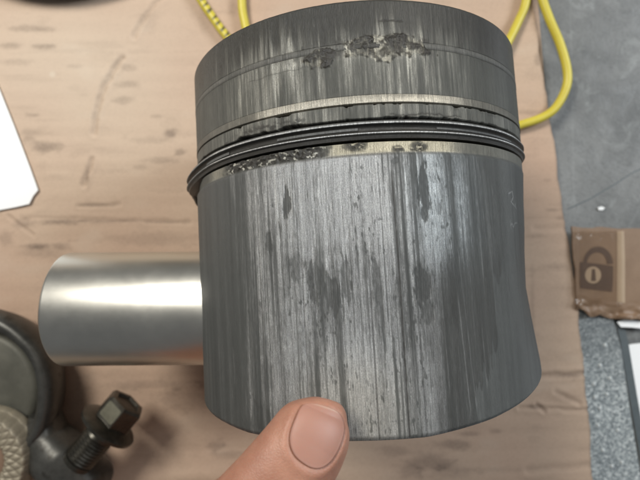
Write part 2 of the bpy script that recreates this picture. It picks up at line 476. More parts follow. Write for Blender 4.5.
def build_body():
    TH = np.concatenate([np.arange(-104, 104, 0.19), np.arange(104, 256, 3.0)])
    nth = len(TH)
    # outer rows
    s_out = np.concatenate([[0.0, 0.15, 0.4, 0.8], np.arange(1.0, 107.0, 0.24), [106.9, 107.2]])
    T, Sg = np.meshgrid(TH, s_out)
    U = T * math.pi / 180 * R0
    jag = fbm(U, Sg * 0, 2.6, 1, 100, 4)
    jag2 = fbm(U, Sg * 0, 4.0, 1, 110, 2)
    r = np.full(T.shape, 54.55)
    r -= 0.9 * smooth(0.8, 0.0, Sg) ** 2
    # ring grooves with broken, smeared lips
    def groove(a, b, depth, soft=0.16):
        return depth * smooth(a - soft, a + soft, Sg) * smooth(b + soft, b - soft, Sg)
    r -= groove(11.6, 12.8, 3.0, .07)
    chip2 = 0.45 * smooth(0.5, 0.75, jag)
    r -= groove(25.0, 26.9 + (.16 + chip2) * smooth(-58, -36, T) * smooth(50, 30, T), 3.0, .10)
    chip3 = 0.5 * smooth(0.46, 0.75, jag2) * smooth(2, 6, T) * smooth(24, 19, T) + 0.18 * smooth(0.52, 0.7, jag) \
        + 0.45 * smooth(0.45, 0.7, jag2) * smooth(-46, -40, T) * smooth(-12, -18, T)
    r -= groove(30.75 - chip3, 36.3, 3.4)
    # smeared metal over the top ring
    lump = fbm(U, Sg, 1.7, 1.5, 120, 4)
    crud = smooth(.15, .55, np.maximum(blob(T, Sg, 4.5, 12.4, 12.5, 3.3, 1.6 * fbm(U, Sg, 3.2, 2.2, 125, 4) - .25), .9 * blob(T, Sg, -12, 13.8, 4.5, 2.6, 1.6 * fbm(U, Sg, 2.4, 2.0, 127, 4) - .25)))
    r = np.where(Sg < 20, np.maximum(r, 54.72 * smooth(0.15, 0.5, crud) + (lump - 0.5) * .6 * crud), r)
    r += (lump - 0.45) * 0.35 * crud
    # skirt
    sk = smooth(39.0, 40.2, Sg)
    r += 0.45 * sk
    r -= 0.28 * smooth(36.2, 36.6, Sg) * (1 - sk)
    recR = np.interp(Sg, [39, 40, 48.6, 57, 64, 75, 84, 93, 102, 108], [0, .55, 1.2, 1.6, 2.2, 2.7, 1.9, 1.0, .5, .3])
    k = np.ones(9) / 9
    recR = recR * smooth(38, 66, T) * smooth(150, 110, T)
    recL = 1.0 * smooth(40, 60, Sg) * smooth(108, 80, Sg) * smooth(-80, -88, T) + 0 * T
    r -= recR + recL
    # galled patches are slightly torn out, scores run along the axis
    sc = vnoise(U, Sg, 0.42, 45, 130) * 0.5 + vnoise(U, Sg, 0.9, 60, 131) * 0.5
    scz = smooth(-46, -36, T) * smooth(40, 30, T)
    r += (sc - 0.5) * 0.10 * scz
    r += (fbm(U, Sg, 0.9, 3.5, 132, 3) - 0.5) * 0.05
    sb = np.interp(T, [-104, -90, -75, -52, -40, -8, 9, 28, 44, 60, 75, 104, 255], [104, 104.5, 106, 106.9, 107.6, 107.2, 107.2, 105.6, 103.6, 101.6, 99, 98, 104])
    Sm = np.where(Sg > 92, 92 + (Sg - 92) * (sb - 92) / (107.2 - 92), Sg)
    r -= 0.5 * smooth(106.0, 107.2, Sg) ** 2

    # ---- wear and painted highlight masks in piston coordinates
    streak_a = vnoise(U, Sg, 0.35, 30, 140); streak_b = vnoise(U, Sg, 1.1, 42, 141); streak_c = vnoise(U, Sg, 3.3, 30, 142)
    streak = 0.34 * streak_a + 0.33 * streak_b + 0.33 * streak_c
    streak = np.clip(0.5 + (streak - 0.5) * 1.9, 0, 1)
    rag = fbm(U, Sg, 3.0, 7.0, 145, 4)
    ragv = fbm(U, Sg, 1.2, 14.0, 150, 3)
    skirt = smooth(38.8, 39.8, Sg)
    # scored zone: left limit and right limit drift down the skirt
    lo = np.interp(Sg, [38, 50, 75, 95, 108], [-46, -41, -40, -41, -39]) + 5 * (ragv - 0.5)
    hi = np.interp(Sg, [38, 44, 55, 70, 85, 95, 108], [27, 33, 39, 37, 33, 27, 24]) + 11 * (ragv - 0.5) + 3 * (rag - .5)
    zone = smooth(-1.5, 2.0, T - lo) * smooth(-1.0, 1.6, hi - T)
    core = smooth(-42, -28, T) * smooth(27, 13, T)
    bare = zone * (0.24 + 0.52 * core) * (0.12 + 1.5 * streak)
    # lower right of the zone keeps most of its coat with a few long scratches
    lowr = smooth(9, 17, T) * smooth(62, 76, Sg)
    bare *= 1 - 0.62 * lowr
    # upper right: bluish window highlight painted in as bare metal
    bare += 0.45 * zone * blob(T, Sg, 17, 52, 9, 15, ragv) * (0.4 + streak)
    bare += 0.25 * zone * blob(T, Sg, -10, 48, 22, 14, ragv) * (0.4 + streak)  # patch left of centre paints the top light's reflection
    bare += 0.42 * zone * blob(T, Sg, -5, 102, 15, 20, ragv) * (0.3 + 1.2 * streak)  # lower centre reflection painted in the same way
    bare += 0.12 * smooth(0.62, 0.9, streak_b) * smooth(-75, -50, T) * (T < -38) * smooth(60, 80, Sg)
    tone = 0.5 + 0.10 * (rag - 0.5) + 0.16 * (streak_b - 0.5)
    grime = np.zeros_like(T)
    # dark torn patches (degrees, mm, half sizes, strength)
    edge_r = hi - 1.5 + 7 * (vnoise(U, Sg, 1.4, 9, 231) - .5) + 4 * (vnoise(U, Sg, .5, 4, 232) - .5)
    scorch = smooth(.5, -.3, T - edge_r) * smooth(8, 15, T + 4 * (ragv - .5)) * smooth(58, 72, Sg)
    grime = np.maximum(grime, .34 * scorch * (.7 + .6 * streak_a))
    flank = smooth(-.3, .6, T - edge_r) * smooth(60, 50, T) * smooth(60, 80, Sg)
    tone += .09 * flank
    patches = [(-23.5, 50, 1.2, 3.4, .85), (-29.5, 59, 1.0, 3.0, .6), (-26.5, 56, .8, 2.0, .4), (12.5, 48.5, 1.7, 6.2, .95), (12.0, 54.6, 1.1, 2.2, .8),
               (16.2, 53.5, 1.0, 1.6, .5), (-17, 69, 2.4, 4.5, .55), (-12.5, 73, 2.4, 4.6, .65), (-9.0, 70, 1.2, 5.4, .55),
               (-1.2, 71, 1.0, 6.0, .45), (-.4, 78, .6, 9, .45), (10.3, 72, 2.4, 5.0, .65), (11.2, 78, 1.6, 4.0, .4), (-21.5, 66, 3.0, 3.2, .35), (3.4, 73, .9, 5, .4),
               (-31.5, 92, 1.4, 5, .35), (-20, 83, 1.2, 5, .25), (5.5, 41.5, 1.1, .9, .5), (17.5, 74, 3.5, 8, .3), (-35, 103, 4, 3.6, .35)]
    torn = np.zeros_like(T)
    for t0, s0, st, ss, a in patches:
        torn = np.maximum(torn, a * smooth(.22, .62, blob(T, Sg, t0, s0, st * 1.05, ss, 2.2 * fbm(U, Sg, .45, 2.6, 160, 4) - .6)))
    bare *= 1 - 0.8 * torn
    tone -= 0.10 * torn
    r -= 0.16 * torn
    # dark thin scores, full length, and bright hairlines
    fine = fbm(U, Sg, .35, 1.2, 165, 3)
    bare *= .62 + .76 * fine
    torn_spots = smooth(.66, .74, fbm(U, Sg, .55, 1.9, 168, 3)) * zone * smooth(.3, .8, vnoise(U, Sg, 9, 14, 169))
    bare *= 1 - .7 * torn_spots
    tone -= .10 * blob(T, Sg, -4, 73, 24, 13, rag) * zone
    for t0, w, a, s0, s1 in [(4.3, .17, .8, 42, 108), (-3.0, .14, .6, 60, 108), (-20.3, .13, .5, 40, 108), (8.6, .13, .5, 80, 108), (-33, .12, .4, 50, 100), (-12.8, .12, .4, 40, 95), (0.9, .12, .5, 38, 80)]:
        line = np.exp(-((T - t0 - 0.5 * (vnoise(U * 0, Sg, 1, 30, 170) - .5)) / (w * 1.6)) ** 2) * smooth(s0, s0 + 6, Sg) * smooth(s1 + 3, s1 - 3, Sg)
        grime = np.maximum(grime, a * line); r -= 0.06 * line
    for t0, dr, w, a, s0, s1 in [(19.6, 1.6, .16, .75, 72, 106), (21.2, 2.0, .12, .5, 60, 104), (26.5, .4, .14, .45, 80, 100), (24.0, 0.3, .10, .4, 46, 90), (-45.0, .3, .25, .4, 84, 96), (15.0, .6, .14, .6, 44, 100), (4.9, .0, .15, .7, 60, 108), (-2.4, 0, .14, .6, 66, 108), (28.5, -.4, .2, .45, 56, 74), (30.6, .4, .22, .35, 50, 66)]:
        line = np.exp(-((T - t0 - dr * (Sg - 70) / 40) / (w * 1.5)) ** 2) * smooth(s0, s0 + 5, Sg) * smooth(s1 + 2, s1 - 4, Sg)
        bare = np.maximum(bare, a * line)
    # faint scribbled marks on the right flank
    def stroke(pts, w, a):
        nonlocal bare
        d = seg_dist(U, Sg, [(p * math.pi / 180 * R0, q) for p, q in pts])
        bare = np.maximum(bare, a * np.exp(-(d / w) ** 2))
    stroke([(43.6, 48.8), (46.2, 48.0), (46.6, 49.6), (44.8, 51.0), (46.5, 51.8)], .22, .7)
    stroke([(48.2, 51.2), (47.4, 51.9), (48.8, 52.6)], .2, .6)
    stroke([(43.0, 57.6), (44.2, 57.0), (45.0, 58.0), (46.4, 56.8), (48.6, 56.6)], .2, .55)
    stroke([(43.2, 56.2), (43.2, 58.4)], .2, .45)
    # lands: carbon black crown, streaked rubbed lands
    land = 1 - skirt
    st2 = 0.4 * vnoise(U, Sg, .45, 9, 180) + 0.35 * vnoise(U, Sg, 1.2, 14, 181) + 0.25 * vnoise(U, Sg, 4, 10, 182)
    st2 = np.clip(.5 + (st2 - .5) * 2.0, 0, 1)
    side = smooth(-62, -28, T) * smooth(40, 14, T)
    top = smooth(4, 11, Sg + 7 * (st2 - .5))
    bl = (0.03 + 0.10 * st2 * side) * (1 - top) + top * (0.14 + 0.36 * side) * (0.25 + 1.1 * st2)
    bl *= 1 - 0.35 * smooth(20, 45, T)
    bl = np.where(Sg > 27.3, (0.30 + 0.25 * side) * (.3 + 1.1 * st2), bl)
    for t0, w, a in [(-24.5, 1.5, .5), (-20.5, .7, .5), (15.5, 1.3, .45), (10.8, .8, .3), (-38, .8, .3), (-13, 1.0, .25)]:
        bl += a * np.exp(-((T - t0) / w) ** 2) * smooth(7, 13, Sg + 4 * (st2 - .5)) * smooth(25, 19, Sg) * (.4 + st2)
    # first land lower edge, rubbed bright either side of the top ring
    bl += 0.35 * np.exp(-((Sg - 14.6) / .9) ** 2) * smooth(-30, -22, T) * smooth(22, 12, T) * st2
    tone_l = 0.47 - 0.10 * (1 - top) + 0.08 * (st2 - .5)
    # ledge under the oil ring: shiny where clean, oily on the left
    ledge = smooth(36.2, 36.5, Sg) * (1 - skirt)
    clean = smooth(-14, -9, T) * smooth(30, 18, T) + .5 * smooth(-60, -52, T) * smooth(-44, -48, T) + .25 * smooth(24, 30, T)
    lg = fbm(U, Sg, 1.1, .8, 190, 3)
    bl = np.where(Sg > 36.25, (0.15 + 0.95 * clean), bl)
    tone_l = np.where(Sg > 36.25, 0.48 + 0.10 * clean, tone_l)
    bare = bare * skirt + bl * land
    tone = (tone + .12 * zone * blob(T, Sg, -4, 102, 16, 18, ragv)) * skirt + tone_l * land  # skirt tone lifted for the painted lower highlight
    grime = grime * skirt
    # grease and burrs
    grs = ledge * smooth(-50, -42, T + 4 * (lg - .5)) * smooth(-10, -16, T + 6 * (lg - .5))
    grs = np.maximum(grs, ledge * .9 * np.maximum(blob(T, Sg, -4.5, 37.0, 3.4, 1.7, lg), np.maximum(blob(T, Sg, 12.2, 38, 2.6, 1.6, lg), blob(T, Sg, 6.6, 38.6, 1.8, 1.0, lg))))
    r += grs * (fbm(U, Sg, .8, .7, 195, 2) - .2) * .7
    grime = np.maximum(grime, grs * .85)
    grime = np.maximum(grime, .80 * smooth(.40, .52, lump) * smooth(.2, .6, crud))
    glint = grs * smooth(.56, .66, fbm(U, Sg, .9, .55, 205, 3))  # glints on the oily ledge painted as bright bare specks
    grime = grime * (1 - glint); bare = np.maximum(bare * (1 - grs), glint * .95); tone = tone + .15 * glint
    bare = np.where((crud > .3) & (lump < .42), np.maximum(bare, .75 * st2 + .25), bare)
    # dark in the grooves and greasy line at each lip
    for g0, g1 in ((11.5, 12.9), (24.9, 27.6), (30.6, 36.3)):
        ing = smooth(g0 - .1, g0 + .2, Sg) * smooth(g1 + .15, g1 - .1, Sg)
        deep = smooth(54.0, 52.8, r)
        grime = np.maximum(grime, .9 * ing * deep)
    grime = np.maximum(grime, .55 * smooth(.55, .75, jag) * np.exp(-((Sg - 27.9) / .35) ** 2))
    drag = smooth(.5, .7, fbm(U, Sg, 3.2, .9, 198, 3)) * smooth(28, 30.5, Sg) * smooth(31, 30.6, Sg) * smooth(-54, -44, T) * smooth(-12, -22, T)
    cr_s = 30.15 - .75 * vnoise(U, Sg * 0, 3.0, 1, 220) + .35 * vnoise(U, Sg * 0, .7, 1, 221)
    crk = np.exp(-((Sg - cr_s) / .16) ** 2) * smooth(4, 6, T) * smooth(27, 24, T)
    crk = np.maximum(crk, np.exp(-((Sg - 5.6 - .5 * vnoise(U, Sg * 0, 2.0, 1, 223)) / .14) ** 2) * smooth(3.4, 4, T) * smooth(10.5, 9.8, T))
    cr2 = np.exp(-((Sg - 16.4 + .8 * vnoise(U, Sg * 0, 2.2, 1, 224)) / .13) ** 2) * smooth(-36, -33, T) * smooth(-13, -17, T)
    grime = np.maximum(grime, .9 * np.maximum(crk, .6 * cr2)); r -= .12 * crk
    drag = np.maximum(drag, smooth(.48, .6, fbm(U, Sg, 1.5, .8, 199, 4)) * smooth(27.6, 29.3, Sg) * smooth(31, 30.6, Sg) * smooth(-44, -36, T) * smooth(-14, -20, T))
    grime = np.maximum(grime, .85 * drag)
    grime = np.maximum(grime, .55 * smooth(.5, .7, fbm(U, Sg, 1.6, 2.6, 206, 4)) * smooth(8.5, 11, Sg) * smooth(16.5, 14, Sg) * smooth(-26, -18, T) * smooth(22, 16, T))
    rim = smooth(106.75, 107.0, Sg)  # chamfer's edge highlight painted as a bare line
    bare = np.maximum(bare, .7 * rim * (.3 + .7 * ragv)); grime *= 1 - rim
    grime += 0.28 * smooth(16, 40, T) * smooth(22, 4, Sg)
    grime += 0.58 * smooth(15, 6, Sg + 5 * (st2 - .5))
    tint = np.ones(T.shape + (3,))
    warm = ledge * clean * .8 + .5 * skirt * blob(T, Sg, -10, 104, 16, 16) + .35 * crud  # skirt part paints the warm reflection near the lower edge
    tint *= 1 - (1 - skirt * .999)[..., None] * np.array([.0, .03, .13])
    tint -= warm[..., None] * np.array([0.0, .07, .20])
    cool = .8 * skirt * blob(T, Sg, 19, 52, 12, 22)  # bluish cast of the window highlight painted into the tint
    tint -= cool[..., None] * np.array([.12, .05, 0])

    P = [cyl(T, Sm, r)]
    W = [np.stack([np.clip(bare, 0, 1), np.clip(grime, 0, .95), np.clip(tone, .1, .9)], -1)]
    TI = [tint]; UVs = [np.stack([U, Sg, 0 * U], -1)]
    # rim, inner wall, underside of the crown; and the crown's top face before the first row
    def rows(sv, rv, base=None):
        Tr = np.repeat(TH[None], len(sv), 0)
        Sr = np.array(sv, float)[:, None] + 0 * Tr; Rr = np.array(rv, float)[:, None] + 0 * Tr
        if base is not None: Sr = Sr + base[None]
        w = np.zeros(Tr.shape + (3,)); w[..., 0] = .22; w[..., 2] = .45
        return cyl(Tr, Sr, Rr), w, np.ones(Tr.shape + (3,)), np.stack([Tr * .96, Sr + Rr, 0 * Tr], -1)
    a, b, c, d = rows([-.1, -.3], [53.2, 50.4], Sm[-1])
    a2, b2, c2, d2 = rows([-6, -20], [50.0, 49.6], Sm[-1])
    a3, b3, c3, d3 = rows([60, 42, 30, 20, 16, 15], [49.3, 48.5, 47, 43, 34, 0.01])
    f, g, h, i = rows([0.9, 0.9, 0.0, 0.0], [0.01, 38, 40, 50.5])
    g[..., 1] = .5
    P = np.concatenate([f, P[0], a, a2, a3]); W = np.concatenate([g, W[0], b, b2, b3])
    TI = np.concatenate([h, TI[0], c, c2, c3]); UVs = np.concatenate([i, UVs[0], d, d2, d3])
    me = mesh('body', P.reshape(-1, 3), grid_faces(P.shape[0], nth, True), piston, None)
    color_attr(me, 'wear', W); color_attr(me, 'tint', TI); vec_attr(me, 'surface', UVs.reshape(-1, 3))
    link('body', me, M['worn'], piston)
build_body()

def ring(name, prof, wearf, off=lambda T: (0, 0), n0=-104, label=None, gap=None, lobes=0):
    """piston ring: prof = list of (s, r); wearf(T, k) gives (bare, grime, tone, tint)"""
    TH = np.concatenate([np.arange(n0, 104, 0.35), np.arange(104, 360 + n0, 3.0)])
    if gap: TH = TH[(TH < gap[0]) | (TH > gap[1])]
    pr = np.array(prof, float)
    T = np.repeat(TH[None], len(pr), 0)
    Sg = pr[:, 0][:, None] + 0 * T; Rr = pr[:, 1][:, None] + 0 * T
    ds, dr = off(T)
    U = T * math.pi / 180 * R0
    Rr = Rr + dr + (vnoise(U, Sg, 1.5, 1.5, 7) - .5) * .05; Sg = Sg + ds
    V = cyl(T, Sg, Rr)
    K = np.arange(len(pr))[:, None] + 0 * T
    b, g, t, ti = wearf(T, K, U)
    me = mesh(name, V.reshape(-1, 3), grid_faces(len(pr), len(TH), True), piston, 50)
    fix_normals(me)
    color_attr(me, 'wear', np.stack([np.clip(b, 0, 1), np.clip(g, 0, 1), np.clip(t, .1, .9)], -1))
    color_attr(me, 'tint', ti); vec_attr(me, 'surface', np.stack([U, Sg, 0 * U], -1).reshape(-1, 3))
    return link(name, me, M['worn'], piston, label)

def w_top(T, K, U):
    n = fbm(U, U * 0, 2, 1, 300); s = smooth(-75, -30, T) * smooth(60, 25, T)
    b = .34 + .22 * s * n * 1.6 - .2 * blob(T, T * 0, 4, 0, 10, 9)
    return b * .8, .22 + .5 * smooth(.55, .7, fbm(U, U * 0, 5, 1, 303)) * smooth(10, 0, T) * smooth(-8, 0, T), .5 + 0 * T, np.ones(T.shape + (3,)) * np.array([1, .97, .9])
ring('compression_ring', [(11.3, 50), (11.3, 54.4), (11.5, 54.62), (12.9, 54.62), (13.1, 54.4), (13.1, 50)], w_top,
     label='top compression ring, smeared over in the middle')

def w_mid(T, K, U):
    n = fbm(U, U * 0, 1.2, 1, 310, 4); s = smooth(-36, -24, T) * smooth(34, 16, T); f = smooth(-72, -40, T) * smooth(62, 36, T)
    b = .18 + .24 * f + 1.0 * s * (.55 + .6 * n)
    g = .10 + .25 * smooth(-45, -65, T) + .3 * smooth(.62, .8, n) * (1 - s)
    ti = np.ones(T.shape + (3,)) * np.array([1, .93, .80])
    return b, g, .50 + .22 * s, ti
ring('compression_ring', [(24.65, 50), (24.65, 54.45), (24.85, 54.66), (26.7, 54.70), (26.9, 54.3), (26.95, 50)], w_mid,
     label='second compression ring with a bright rubbed face')

# oil ring: two thin polished rails on a dark slotted body; it hangs out of its groove on the left
def oil_off(T):
    left = smooth(-60, -86, T) * smooth(-104.01, -103, T + 0 * T) if False else smooth(-56, -84, T)
    back = smooth(104, 150, T)
    return 2.4 * left * (1 - back), .25 + 3.7 * left * (1 - back) + .5 * smooth(55, 72, T) * (1 - back) + 0 * T
def w_oil(T, K, U):
    lip = ((K == 2) | (K == 3) | (K == 8) | (K == 9)).astype(float)
    n = fbm(U, U * 0, 3, 1, 320, 3)
    s = smooth(-62, -45, T) * smooth(68, 45, T)
    b = lip * (.45 + .55 * s * (.5 + n)) + (1 - lip) * .12
    g = (1 - lip) * (.72 + .25 * n)
    return b, g, .5 + .12 * lip, np.ones(T.shape + (3,))
ring('oil_ring', [(31.1, 50), (31.15, 54.2), (31.75, 54.62), (32.0, 54.62), (32.2, 53.95), (32.6, 53.5), (33.5, 53.5), (34.0, 53.95),
                  (34.25, 54.72), (34.5, 54.72), (34.8, 54.1), (35.7, 53.9), (35.8, 50)], w_oil, oil_off,
     label='dark oil control ring with two thin bright rails, hanging out on its left side')

# expander segments seen in the slot of the oil ring
def slot_bar(t0, t1, s0, s1, r0):
    T, Sg = np.meshgrid(np.arange(t0, t1, .5), [s0 - .12, s0, s1, s1 + .12])
    Rr = np.array([r0 - .5, r0, r0, r0 - .5])[:, None] + 0 * T
    me = mesh('ring_expander', cyl(T, Sg, Rr).reshape(-1, 3), grid_faces(4, T.shape[1]), piston, 50)
    color_attr(me, 'wear', np.stack([.45 + 0 * T, .25 + 0 * T, .5 + 0 * T], -1)); color_attr(me, 'tint', np.ones(T.shape + (3,)))
    vec_attr(me, 'surface', np.stack([T, Sg, 0 * T], -1).reshape(-1, 3))
    link('ring_expander', me, M['worn'], piston)
slot_bar(-26, -3, 32.75, 33.35, 53.98)
slot_bar(18, 52, 32.8, 33.3, 53.95)
slot_bar(-62, -44, 32.7, 33.4, 54.0)

def ring_end():
    n = 26; t = np.linspace(0, 1, n)
    th = np.interp(t, [0, .35, .7, 1], [-70, -82, -90, -95]); sc_ = np.interp(t, [0, .35, .7, 1], [32.6, 34.6, 37.2, 40.2]); rr = np.interp(t, [0, .35, .7, 1], [54.2, 56.2, 57.3, 56.2])
    a = np.linspace(0, 2 * math.pi, 16, endpoint=False)
    hs = (1.0 + 1.5 * t) * np.sqrt(np.clip(1 - (t - .82).clip(0) ** 2 / .033, .02, 1)); hr = .9 + .6 * t
    S_ = sc_[:, None] + hs[:, None] * np.cos(a); R_ = rr[:, None] + hr[:, None] * np.sin(a)
    S_ += .35 * (vnoise(S_ * 3, R_ * 3, 2, 2, 211) - .5); R_ += .5 * (vnoise(S_ * 3, R_ * 3, 2.5, 2, 212) - .5)
    T_ = th[:, None] + 0 * S_
    F = [tuple(f) for f in grid_faces(n, 16, True)] + [tuple(range(16)), tuple(range((n - 1) * 16, n * 16))]
    me = mesh('ring_end', cyl(T_, S_, R_).reshape(-1, 3), F, piston, 60); fix_normals(me)
    k_ = T_.size
    color_attr(me, 'wear', np.tile([.25, .45, .5], (k_, 1))); color_attr(me, 'tint', np.tile([1, .85, .7], (k_, 1))); vec_attr(me, 'surface', np.stack([S_, R_, 0 * S_], -1).reshape(-1, 3))
    link('ring_end', me, M['worn'], piston, 'bent dark end of the oil ring standing off the left side')
ring_end()

# ---------------------------------------------------------------- lathe helper
def frame_of(ax):
    ax = np.array(ax, float); ax /= np.linalg.norm(ax)
    h = np.array([0, 0, 1.0]) if abs(ax[2]) < .9 else np.array([1.0, 0, 0])
    u = np.cross(h, ax); u /= np.linalg.norm(u); return ax, u, np.cross(ax, u)
def lathe(name, base, ax, prof, n, parent, mat, angle=35, label=None, shape=None, closed=False):
    ax, u, v = frame_of(ax); base = np.array(base, float)
    t = np.arange(n) / n * 2 * math.pi
    V = []
    for h, r in prof:
        rr = np.full(n, float(r)) if shape is None else r * shape(t, h)
        V.append(base + h * ax + rr[:, None] * (np.cos(t)[:, None] * u + np.sin(t)[:, None] * v))
    m = len(prof)
    F = [tuple(f) for f in grid_faces(m, n, True)]
    if closed: F += [tuple(f) for f in (np.stack([(m - 1) * n + np.arange(n), (m - 1) * n + (np.arange(n) + 1) % n, (np.arange(n) + 1) % n, np.arange(n)], -1))]
    else:
        F += [tuple(range(n)), tuple(range((m - 1) * n, m * n))]
    me = mesh(name, np.array(V).reshape(-1, 3), F, parent, angle)
    fix_normals(me)
    return link(name, me, mat, parent, label)

# ---------------------------------------------------------------- wrist pin through the piston, out on the left
pin_axis = np.array([-1.0, -0.008, 0.0]); PR = 19.6
pc = np.array([14.0, -23.0, 60.0])
me_parent = empty('wrist_pin', (14 - 50, -23, 60 - PR), 'polished steel wrist pin sticking out of the left side of the piston', 'wrist pin')
L0 = 102.5
lathe('tube', pc + np.array([28.0, 0, 0]), pin_axis,
      [(0, 11), (0, PR - .6), (.6, PR), (L0 + 26.5, PR), (L0 + 27.2, PR - .25), (L0 + 28, PR - 1.2), (L0 + 28.2, 12), (L0 + 27, 11)],
      160, me_parent, M['pin'], 30, closed=True)

# ---------------------------------------------------------------- yellow cord
def tube(name, pts, rad, parent, mat, n=14, step=1.2, attrf=None):
    P = np.array(pts, float)
    # Catmull-Rom
    Q = np.vstack([2 * P[0] - P[1], P, 2 * P[-1] - P[-2]]); out = []
    for i in range(1, len(Q) - 2):
        p0, p1, p2, p3 = Q[i - 1:i + 3]
        k = max(2, int(np.linalg.norm(p2 - p1) / step))
        for t in np.arange(k) / k:
            out.append(.5 * (2 * p1 + (p2 - p0) * t + (2 * p0 - 5 * p1 + 4 * p2 - p3) * t * t + (3 * p1 - 3 * p2 + p3 - p0) * t ** 3))
    out.append(P[-1]); C = np.array(out)
    T = np.gradient(C, axis=0); T /= np.linalg.norm(T, axis=1)[:, None]
    u = np.cross(T, [0, 0, 1.0]); u /= np.linalg.norm(u, axis=1)[:, None] + 1e-9; v = np.cross(T, u)
    a = np.arange(n) / n * 2 * math.pi
    rr = rad(np.linspace(0, 1, len(C))) if callable(rad) else np.full(len(C), rad)
    V = C[:, None] + rr[:, None, None] * (np.cos(a)[None, :, None] * u[:, None] + np.sin(a)[None, :, None] * v[:, None])
    F = [tuple(f) for f in grid_faces(len(C), n, True)] + [tuple(range(n)), tuple(range((len(C) - 1) * n, len(C) * n))]
    me = mesh(name, V.reshape(-1, 3), F, parent, 60)
    fix_normals(me)
    if attrf is not None:
        w = np.zeros((len(C), n, 3)); w[..., 0] = attrf(C, a); color_attr(me, 'wear', w)
    return me

def cord_flecks(C, a):
    L = np.concatenate([[0], np.cumsum(np.linalg.norm(np.diff(C, axis=0), axis=1))])[:, None]
    left = ((C[:, 0] < -41) & (C[:, 1] > 80))[:, None]
    f = ((L + 1.4 * np.sin(a)[None] + 1.5 * vnoise(L, L * 0, 4, 1, 77)) % 3.3 < 1.25) & (np.cos(a - 4.0)[None] > .35) & left
    return f * .95
zc = 2.3
cord_pts = [px(168, -70, zc), px(184, -30, zc), px(201, 0, zc), px(211, 15, zc), px(224, 33, zc), px(238, 48, zc), px(248, 40, zc), px(245, 24, zc), px(242, 4, zc), px(243, -40, zc),
            px(262, -110, zc), px(340, -150, zc), px(440, -140, zc), px(508, -90, zc), px(527, -40, zc), px(526, 0, zc), px(518, 22, zc), px(505, 48, zc + 1.5), px(487, 80, zc + 5), px(485, 112, zc + 3.5), px(503, 128, zc),
            px(523, 124, zc), px(543, 117, zc), px(556, 107, zc), px(566, 88, zc), px(567, 70, zc), px(560, 44, zc), px(549, 18, zc), px(541, -6, zc), px(531, -50, zc), px(520, -120, zc)]
me = tube('power_cord', cord_pts, 2.0, None, M['cord'], step=.45, attrf=cord_flecks)
link('power_cord', me, M['cord'], label='thin yellow cord looping out from behind the piston crown', cat='cord')

# ---------------------------------------------------------------- papers
def sheet(name, pts, z, mat, label, cat, th=.25, curl=0):
    P = [px(x, y, z) for x, y in pts]; n = len(P)
    V = P + [p - np.array([0, 0, th]) for p in P]
    F = [tuple(range(n)), tuple(range(2 * n - 1, n - 1, -1))] + [(i, (i + 1) % n, n + (i + 1) % n, n + i) for i in range(n)]
    me = mesh(name, V, F, None, 30); fix_normals(me)
    return link(name, me, mat, label=label, cat=cat)
sheet('paper_sheet', [(-150, -40), (-52, -30), (0, 91), (14, 126), (30, 168), (38, 190), (33, 196), (29, 204), (16, 207), (0, 210), (-120, 232)], .9, M['paper'],
      'bright white paper corner at the left edge of the cardboard', 'paper')
sheet('paper_sheet', [(623, 346), (633, 344), (700, 338), (760, 520), (668, 560), (652, 480), (641, 430), (631, 385)], -5.0, M['paper'],
      'white paper at the right side, next to the speckled strip', 'paper', .4)
sheet('paper_scrap', [(617, 322), (626, 319.5), (640, 321), (652, 323), (648, 329), (632, 327.5), (621, 327)], -1.9, M['paper'],
      'small torn white scrap under the lower edge of the brown packaging', 'paper', .3)
sheet('debris_chip', [(598, 207.5), (602, 206.5), (605, 208), (603, 210), (599, 210.2)], -5.2, M['paper'],
      'tiny white chip on the grey floor above the brown packaging', 'chip', .7)

# ---------------------------------------------------------------- speckled slab between cardboard and paper
def slab():
    e = [(560, 300), (612, 312), (622, 350), (629, 400), (637, 450), (648, 520), (660, 700), (575, 700)]
    P = [px(x, y, -2.6) for x, y in e]; n = len(P)
    V = P + [p - np.array([0, 0, 3.3]) for p in P]
    F = [tuple(range(n)), tuple(range(2 * n - 1, n - 1, -1))] + [(i, (i + 1) % n, n + (i + 1) % n, n + i) for i in range(n)]
    me = mesh('stone_strip', V, F, None, 30)
    bm = bmesh.new(); bm.from_mesh(me); bmesh.ops.recalc_face_normals(bm, faces=bm.faces)
    bmesh.ops.bevel(bm, geom=[x for x in bm.edges], offset=.0004, segments=2, affect='EDGES'); bm.to_mesh(me); bm.free()
    root = empty('stone_strip', (*px(600, 420, 0)[:2], -5.9), 'speckled light grey strip along the right edge of the cardboard', 'stone strip')
    for v in me.vertices: v.co -= root.location
    link('slab', me, M['speckle'], root)
    r = np.random.RandomState(4)
    for x, y in [(594, 384), (610, 378), (595, 397), (600, 365), (607, 394), (618, 430), (603, 450), (612, 466), (598, 425), (622, 462), (605, 345), (600, 408)]:
        c = px(x, y, -2.7); a = r.rand() * 6
        lathe('stone_chip', c, (0.1, 0.1, 1), [(0, 1.0), (.35, .9), (.6, .45)], 7, root, M['speckle_chip'], 20)
M['speckle_chip'] = mat_simple('pale_stone_chip', (0.42, 0.45, 0.45), (0.62, 0.65, 0.65), 0.35)
slab()
